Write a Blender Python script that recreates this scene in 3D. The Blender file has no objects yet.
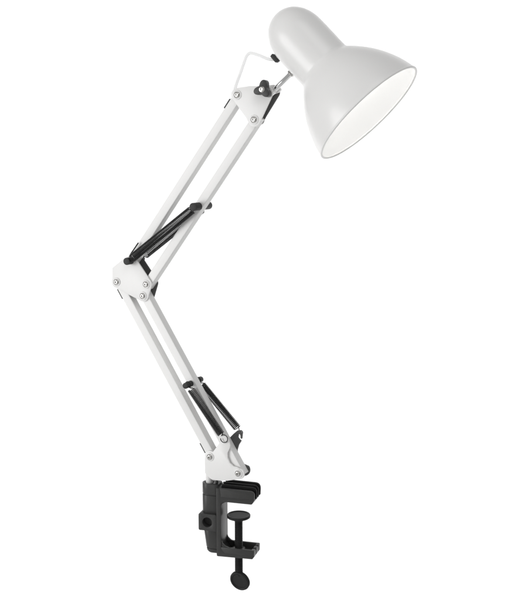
import bpy, bmesh, math, random
from mathutils import Vector, Matrix

# ------------------------------------------------------------------ camera, world, light
scene = bpy.context.scene
COL = scene.collection
MM = 0.001
BASE_Z = 0.90          # height of the lamp's reference point above the studio floor (m)

cam_data = bpy.data.cameras.new('camera')
cam = bpy.data.objects.new('camera', cam_data)
COL.objects.link(cam)
cam.location = (0.57993, -1.07562, 0.51697 + BASE_Z)
_r = Vector((0.90630779, 0.42261826, 0.0))
_u = Vector((-0.06246696, 0.13396082, 0.98901586))
_f = Vector((-0.41797617, 0.89635278, -0.14780941))
cam.rotation_euler = Matrix((_r, _u, -_f)).transposed().to_euler()
cam_data.sensor_fit = 'VERTICAL'
cam_data.sensor_height = 24.0
cam_data.lens = 24.0 * 1000.0 / 600.0
cam_data.clip_start = 0.05
cam_data.clip_end = 60.0
scene.camera = cam

world = bpy.data.worlds.new('World')
scene.world = world
world.use_nodes = True
bg = world.node_tree.nodes['Background']
bg.inputs['Color'].default_value = (1.0, 1.0, 1.0, 1.0)
bg.inputs['Strength'].default_value = 0.40

scene.view_settings.view_transform = 'Standard'
scene.view_settings.look = 'None'
scene.view_settings.exposure = 0.0
scene.view_settings.gamma = 1.0
scene.cycles.use_denoising = True
scene.cycles.max_bounces = 10
scene.cycles.diffuse_bounces = 6


BACK = 13.5            # power of the lamps on the backdrop


def area(name, loc, target, sx, sy, power, col=(1, 1, 1)):
    d = bpy.data.lights.new(name, 'AREA')
    d.shape = 'RECTANGLE'
    d.size, d.size_y, d.energy, d.color = sx, sy, power, col
    o = bpy.data.objects.new(name, d)
    COL.objects.link(o)
    o.location = loc
    o.rotation_euler = (Vector(target) - Vector(loc)).to_track_quat('-Z', 'Y').to_euler()
    return o


# lights for the white sweep: they hang above and beside the picture, behind the lamp, and face away from it
_B = Matrix.Rotation(math.radians(22), 3, 'Z')
area('backdrop_light_above', _B @ Vector((0, 1.25, 3.1)), _B @ Vector((0, 2.25, 2.75)), 5.0, 0.6, BACK * 2.0)
area('backdrop_light_side', _B @ Vector((-1.5, 1.25, 1.2)), _B @ Vector((-1.25, 2.25, 1.1)), 0.6, 2.2, BACK)
area('backdrop_light_side', _B @ Vector((1.5, 1.25, 1.2)), _B @ Vector((1.25, 2.25, 1.1)), 0.6, 2.2, BACK)
area('backdrop_light_below', _B @ Vector((0, 1.0, 0.2)), _B @ Vector((0, 2.25, 0.32)), 2.4, 0.25, BACK * 0.55)
# soft box, in front and to the left of the lamp
area('key_softbox', (-1.5, -1.9, 1.2), (0.0, 0.0, 1.22), 1.4, 1.5, 33)
area('overhead_softbox', (0.75, -0.55, 2.3), (0.2, 0.0, 1.52), 0.9, 0.9, 0.85).data.spread = math.radians(70)

# ------------------------------------------------------------------ materials
FILL_BULB = 5.4             # glow of the unseen bulb added to brighten the shade's inside


def material(name, base, rough=0.4, metal=0.0, spec=0.5, bump=0.0, bump_scale=300.0, var=0.0, coat=0.0, rough_var=0.0):
    m = bpy.data.materials.new(name)
    m.use_nodes = True
    nt = m.node_tree
    b = nt.nodes['Principled BSDF']
    b.inputs['Base Color'].default_value = (*base, 1)
    b.inputs['Roughness'].default_value = rough
    b.inputs['Metallic'].default_value = metal
    b.inputs['Specular IOR Level'].default_value = spec
    b.inputs['Coat Weight'].default_value = coat
    b.inputs['Coat Roughness'].default_value = 0.12
    tc = nt.nodes.new('ShaderNodeTexCoord')
    if var or rough_var:
        n = nt.nodes.new('ShaderNodeTexNoise')
        n.inputs['Scale'].default_value = 38.0
        n.inputs['Detail'].default_value = 5.0
        nt.links.new(tc.outputs['Object'], n.inputs['Vector'])
        if var:
            r = nt.nodes.new('ShaderNodeMapRange')
            r.inputs['To Min'].default_value = 1 - var
            r.inputs['To Max'].default_value = 1 + var
            nt.links.new(n.outputs['Fac'], r.inputs['Value'])
            mx = nt.nodes.new('ShaderNodeVectorMath')
            mx.operation = 'SCALE'
            mx.inputs[0].default_value = base
            nt.links.new(r.outputs['Result'], mx.inputs['Scale'])
            nt.links.new(mx.outputs['Vector'], b.inputs['Base Color'])
        if rough_var:
            r2 = nt.nodes.new('ShaderNodeMapRange')
            r2.inputs['To Min'].default_value = rough - rough_var
            r2.inputs['To Max'].default_value = rough + rough_var
            nt.links.new(n.outputs['Fac'], r2.inputs['Value'])
            nt.links.new(r2.outputs['Result'], b.inputs['Roughness'])
    if bump:
        n = nt.nodes.new('ShaderNodeTexNoise')
        n.inputs['Scale'].default_value = bump_scale
        n.inputs['Detail'].default_value = 3.0
        nt.links.new(tc.outputs['Object'], n.inputs['Vector'])
        bp = nt.nodes.new('ShaderNodeBump')
        bp.inputs['Strength'].default_value = bump
        bp.inputs['Distance'].default_value = 0.0004
        nt.links.new(n.outputs['Fac'], bp.inputs['Height'])
        nt.links.new(bp.outputs['Normal'], b.inputs['Normal'])
    return m


M_PAINT = material('white powder coat', (0.80, 0.795, 0.785), 0.38, bump=0.06, bump_scale=900)
M_SHADE = material('white enamel', (0.78, 0.775, 0.765), 0.30, bump=0.02, bump_scale=700)
M_LINING = material('bright white enamel', (0.90, 0.90, 0.895), 0.40)
M_PLASTIC = material('black plastic', (0.042, 0.042, 0.041), 0.38, spec=0.32, bump=0.22, bump_scale=700, var=0.15, rough_var=0.08)
M_RUBBER = material('black rubber', (0.034, 0.034, 0.034), 0.55, spec=0.25, bump=0.15, bump_scale=600, var=0.12)
M_FIN_SHADE = material('black plastic darkened as in shade', (0.010, 0.010, 0.010), 0.6, spec=0.12, bump=0.15, bump_scale=600)
M_SCREW = material('black moulded nylon', (0.017, 0.017, 0.017), 0.5, spec=0.2, bump=0.15, bump_scale=700, var=0.12)
M_DARK = material('shadow-toned plate steel', (0.105, 0.105, 0.104), 0.5, spec=0.3, bump=0.08, var=0.1)  # rear plates: shade between the plates put into the colour
M_WIRE = material('blackened spring wire', (0.022, 0.022, 0.022), 0.28, metal=0.25, spec=0.45)
M_NICKEL = material('nickel plate', (0.55, 0.54, 0.52), 0.20, metal=1.0)
M_CHROME = material('chrome', (0.80, 0.80, 0.80), 0.08, metal=1.0)
M_CABLE = material('white cable sheath', (0.92, 0.92, 0.92), 0.45)
_nt = M_CABLE.node_tree                      # thin silicone: some light passes through
_t = _nt.nodes.new('ShaderNodeBsdfTranslucent')
_t.inputs['Color'].default_value = (0.95, 0.95, 0.95, 1)
_m = _nt.nodes.new('ShaderNodeMixShader')
_m.inputs['Fac'].default_value = 0.7
_nt.links.new(_nt.nodes['Principled BSDF'].outputs[0], _m.inputs[1])
_nt.links.new(_t.outputs[0], _m.inputs[2])
_c = _nt.nodes.new('ShaderNodeBsdfTransparent')
_m2 = _nt.nodes.new('ShaderNodeMixShader')
_m2.inputs['Fac'].default_value = 0.4
_nt.links.new(_m.outputs[0], _m2.inputs[1])
_nt.links.new(_c.outputs[0], _m2.inputs[2])
_nt.links.new(_m2.outputs[0], _nt.nodes['Material Output'].inputs['Surface'])
M_BACK = material('white paper sweep', (0.90, 0.90, 0.90), 0.9)

# ------------------------------------------------------------------ mesh helpers (all shapes in mm)


def link(name, bm, mat, parent=None, bevel=0.0, seg=2, angle=32, loc=None):
    """Finish a bmesh, link it as one mesh object."""
    bmesh.ops.remove_doubles(bm, verts=bm.verts, dist=0.002)
    bmesh.ops.recalc_face_normals(bm, faces=bm.faces)
    if bevel:
        ed = [e for e in bm.edges if len(e.link_faces) == 2 and e.calc_face_angle(0) > math.radians(40)]
        bmesh.ops.bevel(bm, geom=ed, offset=bevel, offset_type='OFFSET', segments=seg, profile=0.5,
                        affect='EDGES', clamp_overlap=True)
    for f in bm.faces:
        f.smooth = True
    for e in bm.edges:
        e.smooth = not (len(e.link_faces) == 2 and e.calc_face_angle(0) > math.radians(angle))
    for v in bm.verts:
        v.co *= MM
    me = bpy.data.meshes.new(name)
    bm.to_mesh(me)
    bm.free()
    me.materials.append(mat)
    o = bpy.data.objects.new(name, me)
    COL.objects.link(o)
    if parent is not None:
        o.parent = parent
    return o


def fillet(pts, radii, n=6):
    """Round the corners of a closed 2-D outline."""
    out = []
    N = len(pts)
    if not hasattr(radii, '__len__'):
        radii = [radii] * N
    for i in range(N):
        p0, p, p1 = Vector(pts[i - 1]), Vector(pts[i]), Vector(pts[(i + 1) % N])
        r = radii[i]
        a, b = (p0 - p), (p1 - p)
        la, lb = a.length, b.length
        a.normalize(); b.normalize()
        ang = a.angle(b)
        if r <= 0 or ang > math.radians(176):
            out.append(tuple(p)); continue
        t = min(r / math.tan(ang / 2), la * 0.49, lb * 0.49)
        A, B = p + a * t, p + b * t
        for k in range(n + 1):
            s = k / n
            out.append(tuple(A * (1 - s) ** 2 + p * 2 * s * (1 - s) + B * s * s))
    return out


def prism(bm, pts, y0, y1, plane='xz', M=None):
    """Extrude an outline; plane xz extrudes along y, plane xy along z."""
    def P(p, h):
        v = Vector((p[0], h, p[1])) if plane == 'xz' else Vector((p[0], p[1], h))
        return M @ v if M else v
    a = [bm.verts.new(P(p, y0)) for p in pts]
    b = [bm.verts.new(P(p, y1)) for p in pts]
    n = len(pts)
    for i in range(n):
        bm.faces.new((a[i], a[(i + 1) % n], b[(i + 1) % n], b[i]))
    bm.faces.new(a)
    bm.faces.new(b[::-1])


def box(bm, x0, x1, y0, y1, z0, z1, M=None):
    prism(bm, [(x0, z0), (x1, z0), (x1, z1), (x0, z1)], y0, y1, 'xz', M)


def frame(d):
    d = Vector(d).normalized()
    h = Vector((0, 0, 1)) if abs(d.z) < 0.9 else Vector((0, 1, 0))
    u = d.cross(h).normalized()
    return u, d.cross(u).normalized(), d


def lathe(bm, prof, org, axis, seg=48, close=False, phase=0.0):
    """Revolve (along, radius) pairs around an axis through org."""
    u, w, d = frame(axis)
    org = Vector(org)
    rings = []
    for (a, r) in prof:
        if r < 1e-6:
            rings.append([bm.verts.new(org + d * a)])
        else:
            rings.append([bm.verts.new(org + d * a + (u * math.cos(t) + w * math.sin(t)) * r)
                          for t in [phase + 2 * math.pi * k / seg for k in range(seg)]])
    pairs = list(zip(rings, rings[1:]))
    if close:
        pairs.append((rings[-1], rings[0]))
    for A, B in pairs:
        for k in range(seg):
            k2 = (k + 1) % seg
            if len(A) == 1 and len(B) == 1:
                continue
            if len(A) == 1:
                bm.faces.new((A[0], B[k], B[k2]))
            elif len(B) == 1:
                bm.faces.new((A[k], B[0], A[k2]))
            else:
                bm.faces.new((A[k], B[k], B[k2], A[k2]))


def cyl(bm, p0, p1, r, ch=0.5, seg=32):
    d = Vector(p1) - Vector(p0)
    L = d.length
    lathe(bm, [(0, 0), (0, r - ch), (ch * 0.3, r - ch * 0.3), (ch, r), (L - ch, r), (L - ch * 0.3, r - ch * 0.3), (L, r - ch), (L, 0)], p0, d, seg)


def sweep(bm, path, r, seg=8, cap=True):
    """Round wire along a path, with parallel-transported rings."""
    path = [Vector(p) for p in path]
    rings = []
    t0 = (path[1] - path[0]).normalized()
    u, w, _ = frame(t0)
    for i, p in enumerate(path):
        t = (path[min(i + 1, len(path) - 1)] - path[max(i - 1, 0)]).normalized()
        u = (u - t * u.dot(t)).normalized()
        w = t.cross(u)
        rings.append([bm.verts.new(p + (u * math.cos(a) + w * math.sin(a)) * r)
                      for a in [2 * math.pi * k / seg for k in range(seg)]])
    for A, B in zip(rings, rings[1:]):
        for k in range(seg):
            bm.faces.new((A[k], A[(k + 1) % seg], B[(k + 1) % seg], B[k]))
    if cap:
        bm.faces.new(rings[0][::-1])
        bm.faces.new(rings[-1])


def smooth_path(pts, n=10):
    """Catmull-Rom through the points."""
    pts = [Vector(p) for p in pts]
    q = [pts[0] * 2 - pts[1]] + pts + [pts[-1] * 2 - pts[-2]]
    out = []
    for i in range(1, len(q) - 2):
        for k in range(n):
            t = k / n
            a, b, c, d = q[i - 1], q[i], q[i + 1], q[i + 2]
            out.append(0.5 * ((2 * b) + (c - a) * t + (2 * a - 5 * b + 4 * c - d) * t * t + (3 * b - a - 3 * c + d) * t ** 3))
    out.append(pts[-1])
    return out


def catmull2(pts, n=6):
    return [(v.x, v.y) for v in smooth_path([(a, b, 0) for a, b in pts], n)]


def resample(path, step):
    out, acc = [path[0]], 0.0
    for a, b in zip(path, path[1:]):
        L = (b - a).length
        while acc + L >= step:
            t = (step - acc) / L
            a = a.lerp(b, t)
            out.append(a)
            L = (b - a).length
            acc = 0.0
        acc += L
    return out


# ------------------------------------------------------------------ backdrop (setting)
bm = bmesh.new()
prof = []
for y in (-2600, -1200, 0, 800):
    prof.append((y, 0))
R_ = 1900
for k in range(1, 17):
    a = math.pi / 2 * k / 16
    prof.append((800 + R_ * math.sin(a), R_ - R_ * math.cos(a)))
prof += [(2700, 3000), (2700, 5200)]
rows = []
# the sheet is turned with the camera so that it stands square behind the lamp
Rz = Matrix.Rotation(math.radians(22), 3, 'Z')
for (y, z) in prof:
    rows.append([bm.verts.new(Rz @ Vector((x, y, z))) for x in (-3600, -1800, 0, 1800, 3600)])
for A, B in zip(rows, rows[1:]):
    for k in range(4):
        bm.faces.new((A[k], A[k + 1], B[k + 1], B[k]))
back = link('backdrop', bm, M_BACK, angle=60)
back['kind'] = 'structure'
back['label'] = 'plain bright white studio sweep behind the lamp'

# ------------------------------------------------------------------ the lamp
lamp = bpy.data.objects.new('desk_lamp', None)
COL.objects.link(lamp)
lamp.empty_display_size = 0.05
lamp.location = (0, 0, BASE_Z)
lamp['label'] = 'white swing-arm desk lamp with bell shade, black springs and black screw clamp'
lamp['category'] = 'lamp'

# pivots of the two parallelogram arms, (x, z) in the arm plane
H1, H2, HK = (45.8, 581.4), (67.7, 552.6), (82.5, 586.3)
EA, EB, EC, ER = (-127.4, 351.0), (-83.5, 350.5), (-88.6, 335.5), (-105.6, 379.4)
BD, BE = (6.1, 137.8), (45.5, 121.9)
RU, RL = (-8.4, 449.9), (-22.0, 228.3)      # spring rods half way along the arms

# ---- black screw clamp
MC = Matrix.Rotation(math.radians(9.0), 4, 'Z')


def clamp_body():
    bm = bmesh.new()
    # C-shaped frame
    c = [(13.6, 9.6), (61.0, 10.8), (62.6, 14.6), (24.0, 14.6), (19.6, 20.0), (19.4, 82.0),
         (60.2, 82.0), (63.4, 88.0), (19.0, 88.0), (18.2, 99.2), (13.6, 99.0)]
    c = fillet(c, [2.0, 2.0, 0, 0, 6.0, 6.0, 2.5, 0, 0, 1.2, 1.2], 5)
    prism(bm, c, -14, 14, 'xz', MC)
    # four long fins on the upper jaw
    for (a, b, z) in ((-13.7, -10.4, 99.4), ):
        f = fillet([(16.5, 86.5), (62.9, 86.5), (63.5, z - 0.5), (16.5, z)], [0, 0, 10.0, 1.0], 7)
        prism(bm, f, a, b, 'xz', MC)
    # rim of the tray-like lower jaw
    box(bm, 17.5, 62.0, -13.8, -11.0, 13.0, 22.2, MC)
    box(bm, 17.5, 62.0, 11.0, 13.8, 13.0, 22.2, MC)
    box(bm, 58.4, 62.4, -11.2, 11.2, 13.0, 20.0, MC)
    box(bm, 58.8, 62.7, -13.6, -7.0, 13.2, 22.0, MC)
    box(bm, 58.8, 62.7, -3.0, 3.0, 13.2, 22.0, MC)
    box(bm, 58.8, 62.7, 7.0, 13.6, 13.2, 22.0, MC)
    # nut block for the screw inside the tray
    lathe(bm, [(0, 0), (0, 8.6), (4.4, 8.2), (4.4, 0)], MC @ Vector((38.6, 0, 14.0)), (0, 0, 1), 32)
    # triangular gussets inside the C
    for y in (-12.8, 9.8):
        prism(bm, [(18.8, 82.6), (18.8, 74.0), (20.6, 78.6), (24.5, 81.0), (30, 82.6)], y, y + 3.0, 'xz', MC)
        prism(bm, [(18.8, 21.0), (18.8, 32.0), (20.8, 26.6), (24.5, 23.2), (31, 21.4)], y, y + 3.0, 'xz', MC)
    # pole sleeve: half-round at the left, flat towards the C
    def sleeve(r, z0, z1, x1=14.6, cx=0.0):
        pts = [(x1, -r), (x1, r)]
        pts += [(cx + r * math.cos(t), r * math.sin(t)) for t in [math.pi / 2 + math.pi * k / 18 for k in range(19)]]
        prism(bm, pts, z0, z1, 'xy', MC)
    sleeve(8.9, 60.0, 86.4)
    sleeve(8.0, 85.6, 88.6)
    # open top of the sleeve: a wall with a bore for the pole
    n = 40
    outer = [(14.6, -8.9), (14.6, 8.9)]
    ring_o, ring_i = [], []
    for k in range(n):
        t = 2 * math.pi * k / n
        cs, sn = math.cos(t), math.sin(t)
        if cs <= 0.0:
            po = (8.9 * cs, 8.9 * sn)
        else:
            s = min(14.6 / cs if cs > 1e-6 else 1e9, 8.9 / abs(sn) if abs(sn) > 1e-6 else 1e9)
            po = (s * cs, s * sn)
        ring_o.append(po)
        ring_i.append((5.9 * cs, 5.9 * sn))
    def RV(p, z):
        return bm.verts.new(MC @ Vector((p[0], p[1], z)))
    o0 = [RV(p, 87.9) for p in ring_o]; o1 = [RV(p, 101.6) for p in ring_o]
    i1 = [RV(p, 101.6) for p in ring_i]; i0 = [RV(p, 90.0) for p in ring_i]
    for k in range(n):
        j = (k + 1) % n
        bm.faces.new((o0[k], o0[j], o1[j], o1[k]))
        bm.faces.new((o1[k], o1[j], i1[j], i1[k]))
        bm.faces.new((i1[k], i1[j], i0[j], i0[k]))
    bm.faces.new(i0); bm.faces.new(o0)
    # little nub beside the bore
    lathe(bm, [(0, 0), (0, 1.9), (4.2, 1.7), (4.8, 1.0), (4.8, 0)], MC @ Vector((10.2, -1.0, 100.0)), (0, 0, 1), 16)
    # lower, tapering end of the sleeve
    def loft(rings):
        vs = []
        for (z, xl, r) in rings:
            pts = [(14.4, -r), (14.4, r)] + [(xl + r + r * math.cos(t), r * math.sin(t)) for t in [math.pi / 2 + math.pi * k / 14 for k in range(15)]]
            vs.append([bm.verts.new(MC @ Vector((p[0], p[1], z))) for p in pts])
        for A, B in zip(vs, vs[1:]):
            for k in range(len(A)):
                bm.faces.new((A[k], A[(k + 1) % len(A)], B[(k + 1) % len(A)], B[k]))
        bm.faces.new(vs[0]); bm.faces.new(vs[-1])
    loft([(41.0, -7.6, 8.6), (17.2, -4.4, 8.0)])
    loft([(18.0, -3.2, 7.2), (14.8, -2.8, 7.0)])
    loft([(15.6, -4.1, 7.9), (12.4, -3.4, 7.6), (10.2, -1.2, 6.4)])
    # boss with the set-screw hole
    cx, cz, hr = 0.9, 52.5, 6.4
    x0, x1, z0, z1, n = -10.8, 13.2, 41.4, 63.4, 96
    sq, ci = [], []
    for k in range(n):
        t = 2 * math.pi * (k + 0.5) / n
        cs, sn = math.cos(t), math.sin(t)
        s = min(((x1 - cx) if cs > 0 else (x0 - cx)) / cs, ((z1 - cz) if sn > 0 else (z0 - cz)) / sn)
        sq.append((cx + s * cs, cz + s * sn)); ci.append((cx + hr * cs, cz + hr * sn))
    for k in range(n):                       # round the corners of the block
        cr = 1.8
        px_ = min(max(sq[k][0], x0 + cr), x1 - cr)
        pz_ = min(max(sq[k][1], z0 + cr), z1 - cr)
        dx, dz = sq[k][0] - px_, sq[k][1] - pz_
        dl = math.hypot(dx, dz)
        if dl > 1e-6 and abs(dx) > 1e-6 and abs(dz) > 1e-6:
            sq[k] = (px_ + dx / dl * cr, pz_ + dz / dl * cr)
    V = lambda p, y: bm.verts.new(MC @ Vector((p[0], y, p[1])))
    a = [V(p, -12.8) for p in sq]; b = [V(p, -12.8) for p in ci]
    c_ = [V(p, -3.0) for p in ci]; d = [V(p, 10.0) for p in sq]
    for k in range(n):
        j = (k + 1) % n
        bm.faces.new((a[k], a[j], b[j], b[k]))
        bm.faces.new((b[k], b[j], c_[j], c_[k]))
        bm.faces.new((a[k], a[j], d[j], d[k]))
    bm.faces.new(c_); bm.faces.new(d)
    return bm


clamp = link('clamp', clamp_body(), M_PLASTIC, lamp, bevel=0.8, seg=2)
clamp['label'] = 'black plastic table clamp'

bm = bmesh.new()
prof = [(0, 0)]
z = -17.0
prof.append((z, 0)); prof = prof[1:]
prof.append((z, 4.3))
while z < 57.0:
    prof += [(z + 0.25, 4.4), (z + 0.95, 5.15), (z + 1.2, 5.15), (z + 1.9, 4.4)]
    z += 2.0
prof += [(58, 4.0), (58, 0)]
lathe(bm, prof, MC @ Vector((38.6, 0, 0)), (0, 0, 1), 28)
screw = link('clamp_screw', bm, M_SCREW, clamp)

# three rear fins of the upper jaw, groove shade put into their darker colour
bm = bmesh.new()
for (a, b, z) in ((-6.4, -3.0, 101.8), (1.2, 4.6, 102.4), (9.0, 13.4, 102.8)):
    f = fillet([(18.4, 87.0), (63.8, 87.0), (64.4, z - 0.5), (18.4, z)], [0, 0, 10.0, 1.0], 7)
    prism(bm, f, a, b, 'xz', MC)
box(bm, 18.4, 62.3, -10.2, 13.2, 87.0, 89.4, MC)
link('shaded_jaw_fins', bm, M_FIN_SHADE, clamp, bevel=0.5)

bm = bmesh.new()
lathe(bm, [(54.0, 0), (54.0, 5.6), (55.4, 6.2), (57.6, 8.5), (58.6, 14.0), (59.2, 14.8), (61.6, 14.9), (62.4, 14.3), (62.2, 12.8),
           (61.6, 12.0), (61.6, 0)], MC @ Vector((38.6, 0, 0)), (0, 0, 1), 56)
link('pressure_pad', bm, M_SCREW, clamp)

bm = bmesh.new()
kn = Vector((-0.031, -0.974, -0.226))
kc = MC @ Vector((40.2, 0, -25.4))
lathe(bm, [(-3.6, 0), (-3.6, 9.0), (-3.0, 11.8), (-1.2, 13.5), (1.2, 13.7), (2.8, 12.9), (3.2, 11.6), (2.7, 10.6), (1.7, 9.9), (1.5, 0)],
      kc, kn, 56)
cyl(bm, MC @ Vector((39.4, 0.8, -19.0)), MC @ Vector((38.7, 0, -10.5)), 4.6, 0.6, 28)
link('thumb_knob', bm, M_SCREW, clamp)

# ---- pole standing in the clamp
bm = bmesh.new()
cyl(bm, (0, 0, 91), (0, 0, 131), 4.7, 0.5, 36)
link('pole', bm, M_PAINT, lamp)


# ---- arm bars: square tubes with open ends
def bar(p, q, over=4.6, w=11.0, d=12.0):
    p, q = Vector((p[0], 0, p[1])), Vector((q[0], 0, q[1]))
    t = (q - p).normalized()
    s = t.cross(Vector((0, 1, 0)))
    a, b = p - t * over, q + t * over
    bm = bmesh.new()
    def sect(c, hw, hd, r):
        pts = fillet([(-hw, -hd), (hw, -hd), (hw, hd), (-hw, hd)], r, 4)
        return [bm.verts.new(c + s * x + Vector((0, y, 0))) for x, y in pts]
    A, B = sect(a, w / 2, d / 2, 1.0), sect(b, w / 2, d / 2, 1.0)
    Ai, Bi = sect(a, w / 2 - 1.1, d / 2 - 1.1, 0.4), sect(b, w / 2 - 1.1, d / 2 - 1.1, 0.4)
    n = len(A)
    for k in range(n):
        j = (k + 1) % n
        bm.faces.new((A[k], A[j], B[j], B[k]))
        bm.faces.new((Ai[k], Bi[k], Bi[j], Ai[j]))
        bm.faces.new((A[k], Ai[k], Ai[j], A[j]))
        bm.faces.new((B[k], B[j], Bi[j], Bi[k]))
    return link('arm_bar', bm, M_PAINT, lamp, angle=50), t, s


def add_shadow_strip(parent, centre, t, s, side, length):
    """Thin black strip painting the shadowed plate edge, on the outer wall of a tube, next to the joint."""
    bm = bmesh.new()
    c = Vector((centre[0], 0, centre[1]))
    o = s * side
    def pt(u, v, y):
        return bm.verts.new(c + t * u + o * v + Vector((0, y, 0)))
    for_ = []
    for u in (-length / 2, length / 2):
        for v in (5.2, 7.5):
            for y in (-4.6, 4.6):
                for_.append(pt(u, v, y))
    bmesh.ops.convex_hull(bm, input=bm.verts)
    link('shadow_strip', bm, M_RUBBER, parent, bevel=0.25)  # black here is shade put into the colour, not a rubber part


b_ul, t, s = bar(ER, H1)
side = -1 if s.x > 0 else 1
pos = Vector(H1) - Vector((t.x, t.z)) * 17.0
add_shadow_strip(b_ul, pos, t, s, side, 13)
bar(EB, H2)
b_ll, t, s = bar(EA, BD)
side = -1 if s.x > 0 else 1
add_shadow_strip(b_ll, Vector(EA) + Vector((t.x, t.z)) * 14.5, t, s, side, 14)
add_shadow_strip(b_ll, Vector(BD) - Vector((t.x, t.z)) * 14.0, t, s, side, 14)
bar(EC, BE)


# ---- bracket plates with their bolts
def bolt(parent, p, y, sign):
    """Domed washer and a socket-head screw; sign -1 faces the front."""
    bm = bmesh.new()
    o, ax = (p[0], y, p[1]), (0, sign, 0)
    lathe(bm, [(-0.3, 0), (-0.3, 5.5), (0.3, 5.6), (0.9, 5.2), (1.2, 4.5), (1.2, 4.1), (0.35, 4.0), (0.35, 0)], o, ax, 40)
    w = link('washer', bm, M_PAINT, parent)
    bm = bmesh.new()
    lathe(bm, [(0.3, 0), (0.3, 3.35), (1.7, 3.25), (2.3, 2.8), (2.6, 2.1), (2.6, 1.6), (1.0, 1.45), (1.0, 0)], o, ax, 30)
    link('bolt', bm, M_NICKEL, parent)
    return w


def round_pts(c, r, a0, a1, n=8):
    """Arc round a pivot, degrees counter-clockwise in the arm plane."""
    return [(c[0] + r * math.cos(math.radians(a0 + (a1 - a0) * k / n)), c[1] + r * math.sin(math.radians(a0 + (a1 - a0) * k / n)))
            for k in range(n + 1)]


def plate(pts, y0, y1, mat, bevel=0.35):
    bm = bmesh.new()
    prism(bm, pts, y0, y1)
    return link('bracket_plate', bm, mat, lamp, bevel=bevel, seg=2)


# head bracket
head = round_pts(H1, 8.2, 110, 235, 9) + [(57.0, 555.0)] + round_pts(H2, 8.2, 205, 345, 9) + \
    round_pts((84.0, 583.0), 7.6, -30, 80, 7) + [(62.0, 591.2)]
hp = plate(head, -8.2, -6.4, M_PAINT)
bolt(hp, H1, -8.2, -1); bolt(hp, H2, -8.2, -1)
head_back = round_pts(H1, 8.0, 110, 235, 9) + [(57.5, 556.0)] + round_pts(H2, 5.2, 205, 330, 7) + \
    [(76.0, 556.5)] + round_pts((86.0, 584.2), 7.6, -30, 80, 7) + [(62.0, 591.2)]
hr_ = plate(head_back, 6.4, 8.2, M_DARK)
bolt(hr_, H1, 8.2, 1); bolt(hr_, H2, 8.2, 1)

# elbow bracket
elbow = round_pts(EA, 7.8, 150, 250, 8) + [(-112.0, 336.5), (-104.0, 333.4)] + round_pts(EC, 7.6, 235, 340, 8) + \
    round_pts(EB, 7.8, -10, 45, 6) + [(-96.5, 380.2), (-100.5, 384.6), (-111.0, 384.2), (-118.0, 380.2), (-133.6, 368.8)]
elbow = fillet(elbow, 2.0, 3)
ep = plate(elbow, -8.2, -6.4, M_PAINT)
for p in (EA, EB, EC):
    bolt(ep, p, -8.2, -1)
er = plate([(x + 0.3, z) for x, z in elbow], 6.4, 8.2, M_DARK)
for p in (EA, EB, EC):
    bolt(er, p, 8.2, 1)

# base bracket with a hook that holds the lower springs
basep = round_pts(BD, 7.6, 60, 165, 8) + [(-1.6, 131.0), (-1.5, 116.0), (5.0, 110.0), (9.0, 108.2), (14.0, 108.4), (30.0, 110.0)] + \
    round_pts(BE, 8.0, 260, 400, 10) + [(43.0, 129.4), (38.6, 129.8), (33.6, 133.6), (30.6, 139.8), (30.4, 146.0), (33.2, 151.6),
                                     (34.4, 156.0), (33.4, 161.0),
                                     (31.4, 165.6), (29.0, 167.8), (25.8, 167.6), (21.8, 160.6), (16.0, 152.6)]
bp_ = plate(basep, -9.2, -6.6, M_PAINT, 0.3)
bolt(bp_, BD, -9.2, -1); bolt(bp_, BE, -9.2, -1)
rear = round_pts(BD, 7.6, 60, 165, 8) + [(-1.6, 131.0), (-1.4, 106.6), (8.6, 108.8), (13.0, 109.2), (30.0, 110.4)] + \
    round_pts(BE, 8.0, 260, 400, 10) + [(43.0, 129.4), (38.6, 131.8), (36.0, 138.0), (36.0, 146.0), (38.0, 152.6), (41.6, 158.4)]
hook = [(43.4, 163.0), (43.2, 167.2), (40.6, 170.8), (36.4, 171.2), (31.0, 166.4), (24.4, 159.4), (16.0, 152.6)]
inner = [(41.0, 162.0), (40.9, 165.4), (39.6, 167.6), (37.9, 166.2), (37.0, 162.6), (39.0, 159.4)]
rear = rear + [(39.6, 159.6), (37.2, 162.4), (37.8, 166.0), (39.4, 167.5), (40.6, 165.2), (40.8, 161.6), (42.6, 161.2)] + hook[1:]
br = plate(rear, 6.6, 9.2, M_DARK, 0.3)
bolt(br, BD, 9.2, 1); bolt(br, BE, 9.2, 1)


# ---- spring rods and springs
def rod(c, h, r=3.3):
    bm = bmesh.new()
    cyl(bm, (c[0], -h, c[1]), (c[0], h, c[1]), r, 0.45, 28)
    return link('spring_rod', bm, M_RUBBER, lamp)


rod(ER, 18.5, 4.6); rod(RU, 20.5, 4.9); rod(RL, 20.5, 3.8)


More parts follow.
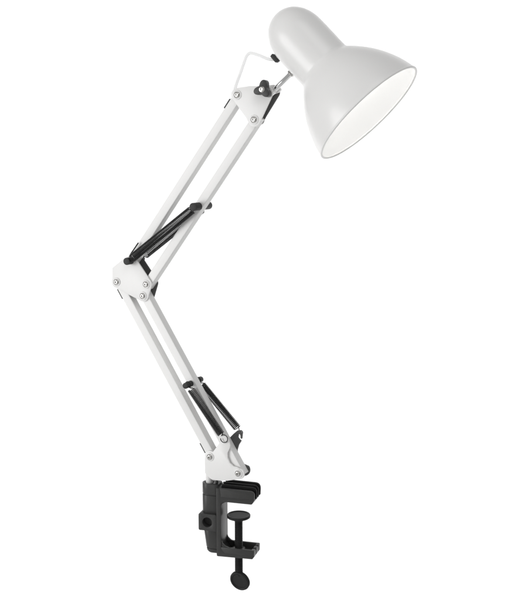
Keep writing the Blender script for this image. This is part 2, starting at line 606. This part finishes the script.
def spring(p, q, y, gap0, gap1, R=3.7, wr=0.62, pitch=1.75, ring=None, y1=None):
    """Coil between two anchors, a hook of the same wire at either end."""
    p = Vector((p[0], y, p[1])); q = Vector((q[0], y if y1 is None else y1, q[1]))
    d = (q - p).normalized()
    u, w, _ = frame(d)
    a, b = p + d * gap0, q - d * gap1
    L = (b - a).length
    turns = L / pitch
    bm = bmesh.new()
    path = []
    n = int(turns * 14)
    for k in range(n + 1):
        t = 2 * math.pi * turns * k / n
        path.append(a + d * (L * k / n) + (u * math.cos(t) + w * math.sin(t)) * R)
    sweep(bm, path, wr, 6)
    # hooks: straight wire from the coil to the anchor and a loop round it
    yv = Vector((0, 1, 0))
    s = d.cross(yv).normalized()
    for (c, e, dd, rr) in ((p, a, -d, 3.9), (q, b, d, 3.9 if ring is None else ring)):
        pts = [e - dd * 0.5 + s * R * 0.8, e + dd * 1.2 + s * R * 0.4]
        for k in range(15):
            t = math.pi * 1.75 * k / 14 - math.pi * 0.55
            pts.append(c + (s * math.cos(t) + dd * math.sin(t)) * rr)
        sweep(bm, smooth_path(pts, 4), wr * 0.95, 6)
    return link('spring', bm, M_WIRE, lamp, angle=80)


spring(RL, (27.2, 164.4), -13.4, 7.2, 7.0, R=4.4, wr=0.68, pitch=1.7, ring=4.9, y1=-11.5)
spring(RL, (39.6, 168.2), 13.4, 7.2, 7.5, R=4.5, wr=0.68, pitch=1.85, ring=2.4, y1=10.5)
sp = spring(ER, RU, -13.2, 6.5, 7.5, R=4.9, wr=0.68, pitch=1.85)
bm = bmesh.new()
sweep(bm, smooth_path([(-106.5, -10.0, 384.6), (-103.0, -10.5, 389.4), (-98.0, -10.0, 396.0), (-93.2, -9.4, 402.6)], 6), 0.85, 8)
link('spring_hook', bm, M_WIRE, sp)
spring(ER, RU, 13.2, 10.5, 7.5, R=4.9, wr=0.68, pitch=2.0)

# ---- head joint: swivel lug, chrome stem, three-lobed knob
bm = bmesh.new()
lug = round_pts((HK[0], HK[1]), 6.0, 120, 290, 12) + [(94.5, 583.6), (97.2, 586.6), (95.6, 589.8), (88.0, 592.5)]
prism(bm, lug, 0.6, 4.6)
link('swivel_lug', bm, M_PAINT, lamp, bevel=0.4)
bm = bmesh.new()
cyl(bm, (87.0, -2.2, 583.2), (115.5, -1.2, 607.6), 3.0, 0.3, 28)
cyl(bm, (80.0, -3.4, 577.0), (90.5, -2.6, 586.2), 3.9, 0.8, 28)
stem = link('shade_stem', bm, M_CHROME, lamp)
bm = bmesh.new()
dstem = Vector((24.5, 0.4, 21.4)).normalized()
lathe(bm, [(0, 0), (0, 4.6), (2.6, 4.6), (2.6, 0)], Vector((110.3, -1.2, 603.3)), dstem, 6)
link('nut', bm, M_NICKEL, stem, bevel=0.25)

bm = bmesh.new()
lob = []
for k in range(72):
    t = 2 * math.pi * k / 72
    r = 8.3 + 2.7 * math.cos(3 * (t - math.radians(76)))
    lob.append((HK[0] + r * math.cos(t), HK[1] + r * math.sin(t)))
prism(bm, lob, -19.0, -10.2)
lathe(bm, [(0, 0), (0, 5.4), (3.0, 5.4), (3.0, 0)], (HK[0], -8.0, HK[1]), (0, -1, 0), 32)
knob = link('tightening_knob', bm, M_PLASTIC, lamp, bevel=0.9, seg=3)
bm = bmesh.new()
lathe(bm, [(-0.4, 0), (-0.4, 3.6), (0.5, 3.6), (1.2, 3.1), (1.5, 2.3), (1.5, 1.7), (0.1, 1.5), (0.1, 0)], (HK[0], -19.0, HK[1]), (0, -1, 0), 32)
link('bolt', bm, M_NICKEL, knob)

# ---- shade: bell on a domed socket
AX = Vector((0.7019, 0.0265, -0.7118)).normalized()
RIM = Vector((205.8, 0.0, 557.2))           # centre of the opening
raw = [(-158, 0), (-157.5, 4.5), (-156, 10.2), (-153, 16.0), (-148.5, 21.4), (-142, 26.2), (-134.5, 29.6), (-125, 31.8), (-113, 32.4), (-92, 32.4),
       (-77.5, 32.4), (-74.4, 32.9), (-71.6, 34.3), (-69, 36.8), (-66, 39.6), (-62.6, 42.4), (-58, 46.0), (-52, 50.4), (-44, 55.4), (-35, 60.1), (-26, 63.9),
       (-17, 67.0), (-8, 69.2), (-1.4, 70.3)]
outer = [(a, max(r, 0)) for a, r in catmull2(raw, 5)]
outer[0] = (outer[0][0], 0.0)
bm = bmesh.new()
tail = outer[-1]
lathe(bm, outer + [(tail[0] + 0.4, tail[1] - 0.5), (tail[0] - 0.2, tail[1] - 1.0)], RIM, AX, 128)
shade = link('lamp_shade', bm, M_SHADE, lamp, angle=60)
shade['label'] = 'white bell-shaped metal shade tilted down to the right'
bm = bmesh.new()
inn = [(a - 0.1, r - 1.0) for a, r in outer if a > -96]
inn = [(inn[0][0], 0.0)] + inn
lathe(bm, inn, RIM, AX, 128)
link('inner_lining', bm, M_LINING, shade, angle=60)
bm = bmesh.new()
ringp = [(tail[0] + 0.5 + 1.35 * math.sin(t), tail[1] - 0.5 + 1.35 * math.cos(t)) for t in [2 * math.pi * k / 14 for k in range(14)]]
lathe(bm, ringp, RIM, AX, 144, close=True)
link('rim', bm, M_SHADE, shade, angle=80)

# ---- unseen bulb added in the socket to light the inside of the shade
M_FILL_BULB = bpy.data.materials.new('glow of added fill bulb')
M_FILL_BULB.use_nodes = True
_b = M_FILL_BULB.node_tree.nodes['Principled BSDF']
_b.inputs['Base Color'].default_value = (0.9, 0.9, 0.9, 1)
_b.inputs['Emission Color'].default_value = (1.0, 0.985, 0.96, 1)
_b.inputs['Emission Strength'].default_value = FILL_BULB
bm = bmesh.new()
lathe(bm, [(4.0, 0), (4.0, 12.0), (8.0, 13.0), (12.0, 16.5), (18.0, 20.5), (25.0, 22.5), (32.0, 21.5), (38.0, 17.5), (42.0, 11.0), (43.5, 4.5), (43.8, 0)],
      RIM - AX * 97.0, AX, 48)
link('fill_bulb', bm, M_FILL_BULB, shade, angle=80)

# ---- mains cable into the shade, with its rubber grommet
bm = bmesh.new()
gd = Vector((0.70, 0.0, 0.70)).normalized()
g0 = Vector((91.9, -2.0, 621.9))
t_ = AX
n_ = Vector((0.7096, 0.0, 0.7043))
pr = fillet([(-5.6, -2.4), (4.6, -2.8), (5.6, 2.2), (-5.6, 2.2)], 1.5, 4)
vv0 = [bm.verts.new(g0 + AX * a + n_ * b + Vector((0, -3.0, 0))) for a, b in pr]
vv1 = [bm.verts.new(g0 + AX * a + n_ * b + Vector((0, 3.0, 0))) for a, b in pr]
for k in range(len(pr)):
    j = (k + 1) % len(pr)
    bm.faces.new((vv0[k], vv0[j], vv1[j], vv1[k]))
bm.faces.new(vv0); bm.faces.new(vv1[::-1])
link('cable_grommet', bm, M_RUBBER, shade, bevel=0.4)
bm = bmesh.new()
cp = smooth_path([(36.0, 0, 572.0), (37.6, 0, 584.0), (40.5, 0, 594.0), (46.0, 0, 607.0), (51.5, 0, 620.5), (54.5, 0, 626.6), (59.0, 0, 629.2),
                  (69.0, -0.5, 626.8), (80.0, -1.5, 622.4), (88.0, -2.0, 620.6), (94.0, -2.0, 622.0), (101.0, -2, 628.0)], 10)
sweep(bm, cp, 1.75, 14)
link('power_cable', bm, M_CABLE, lamp)
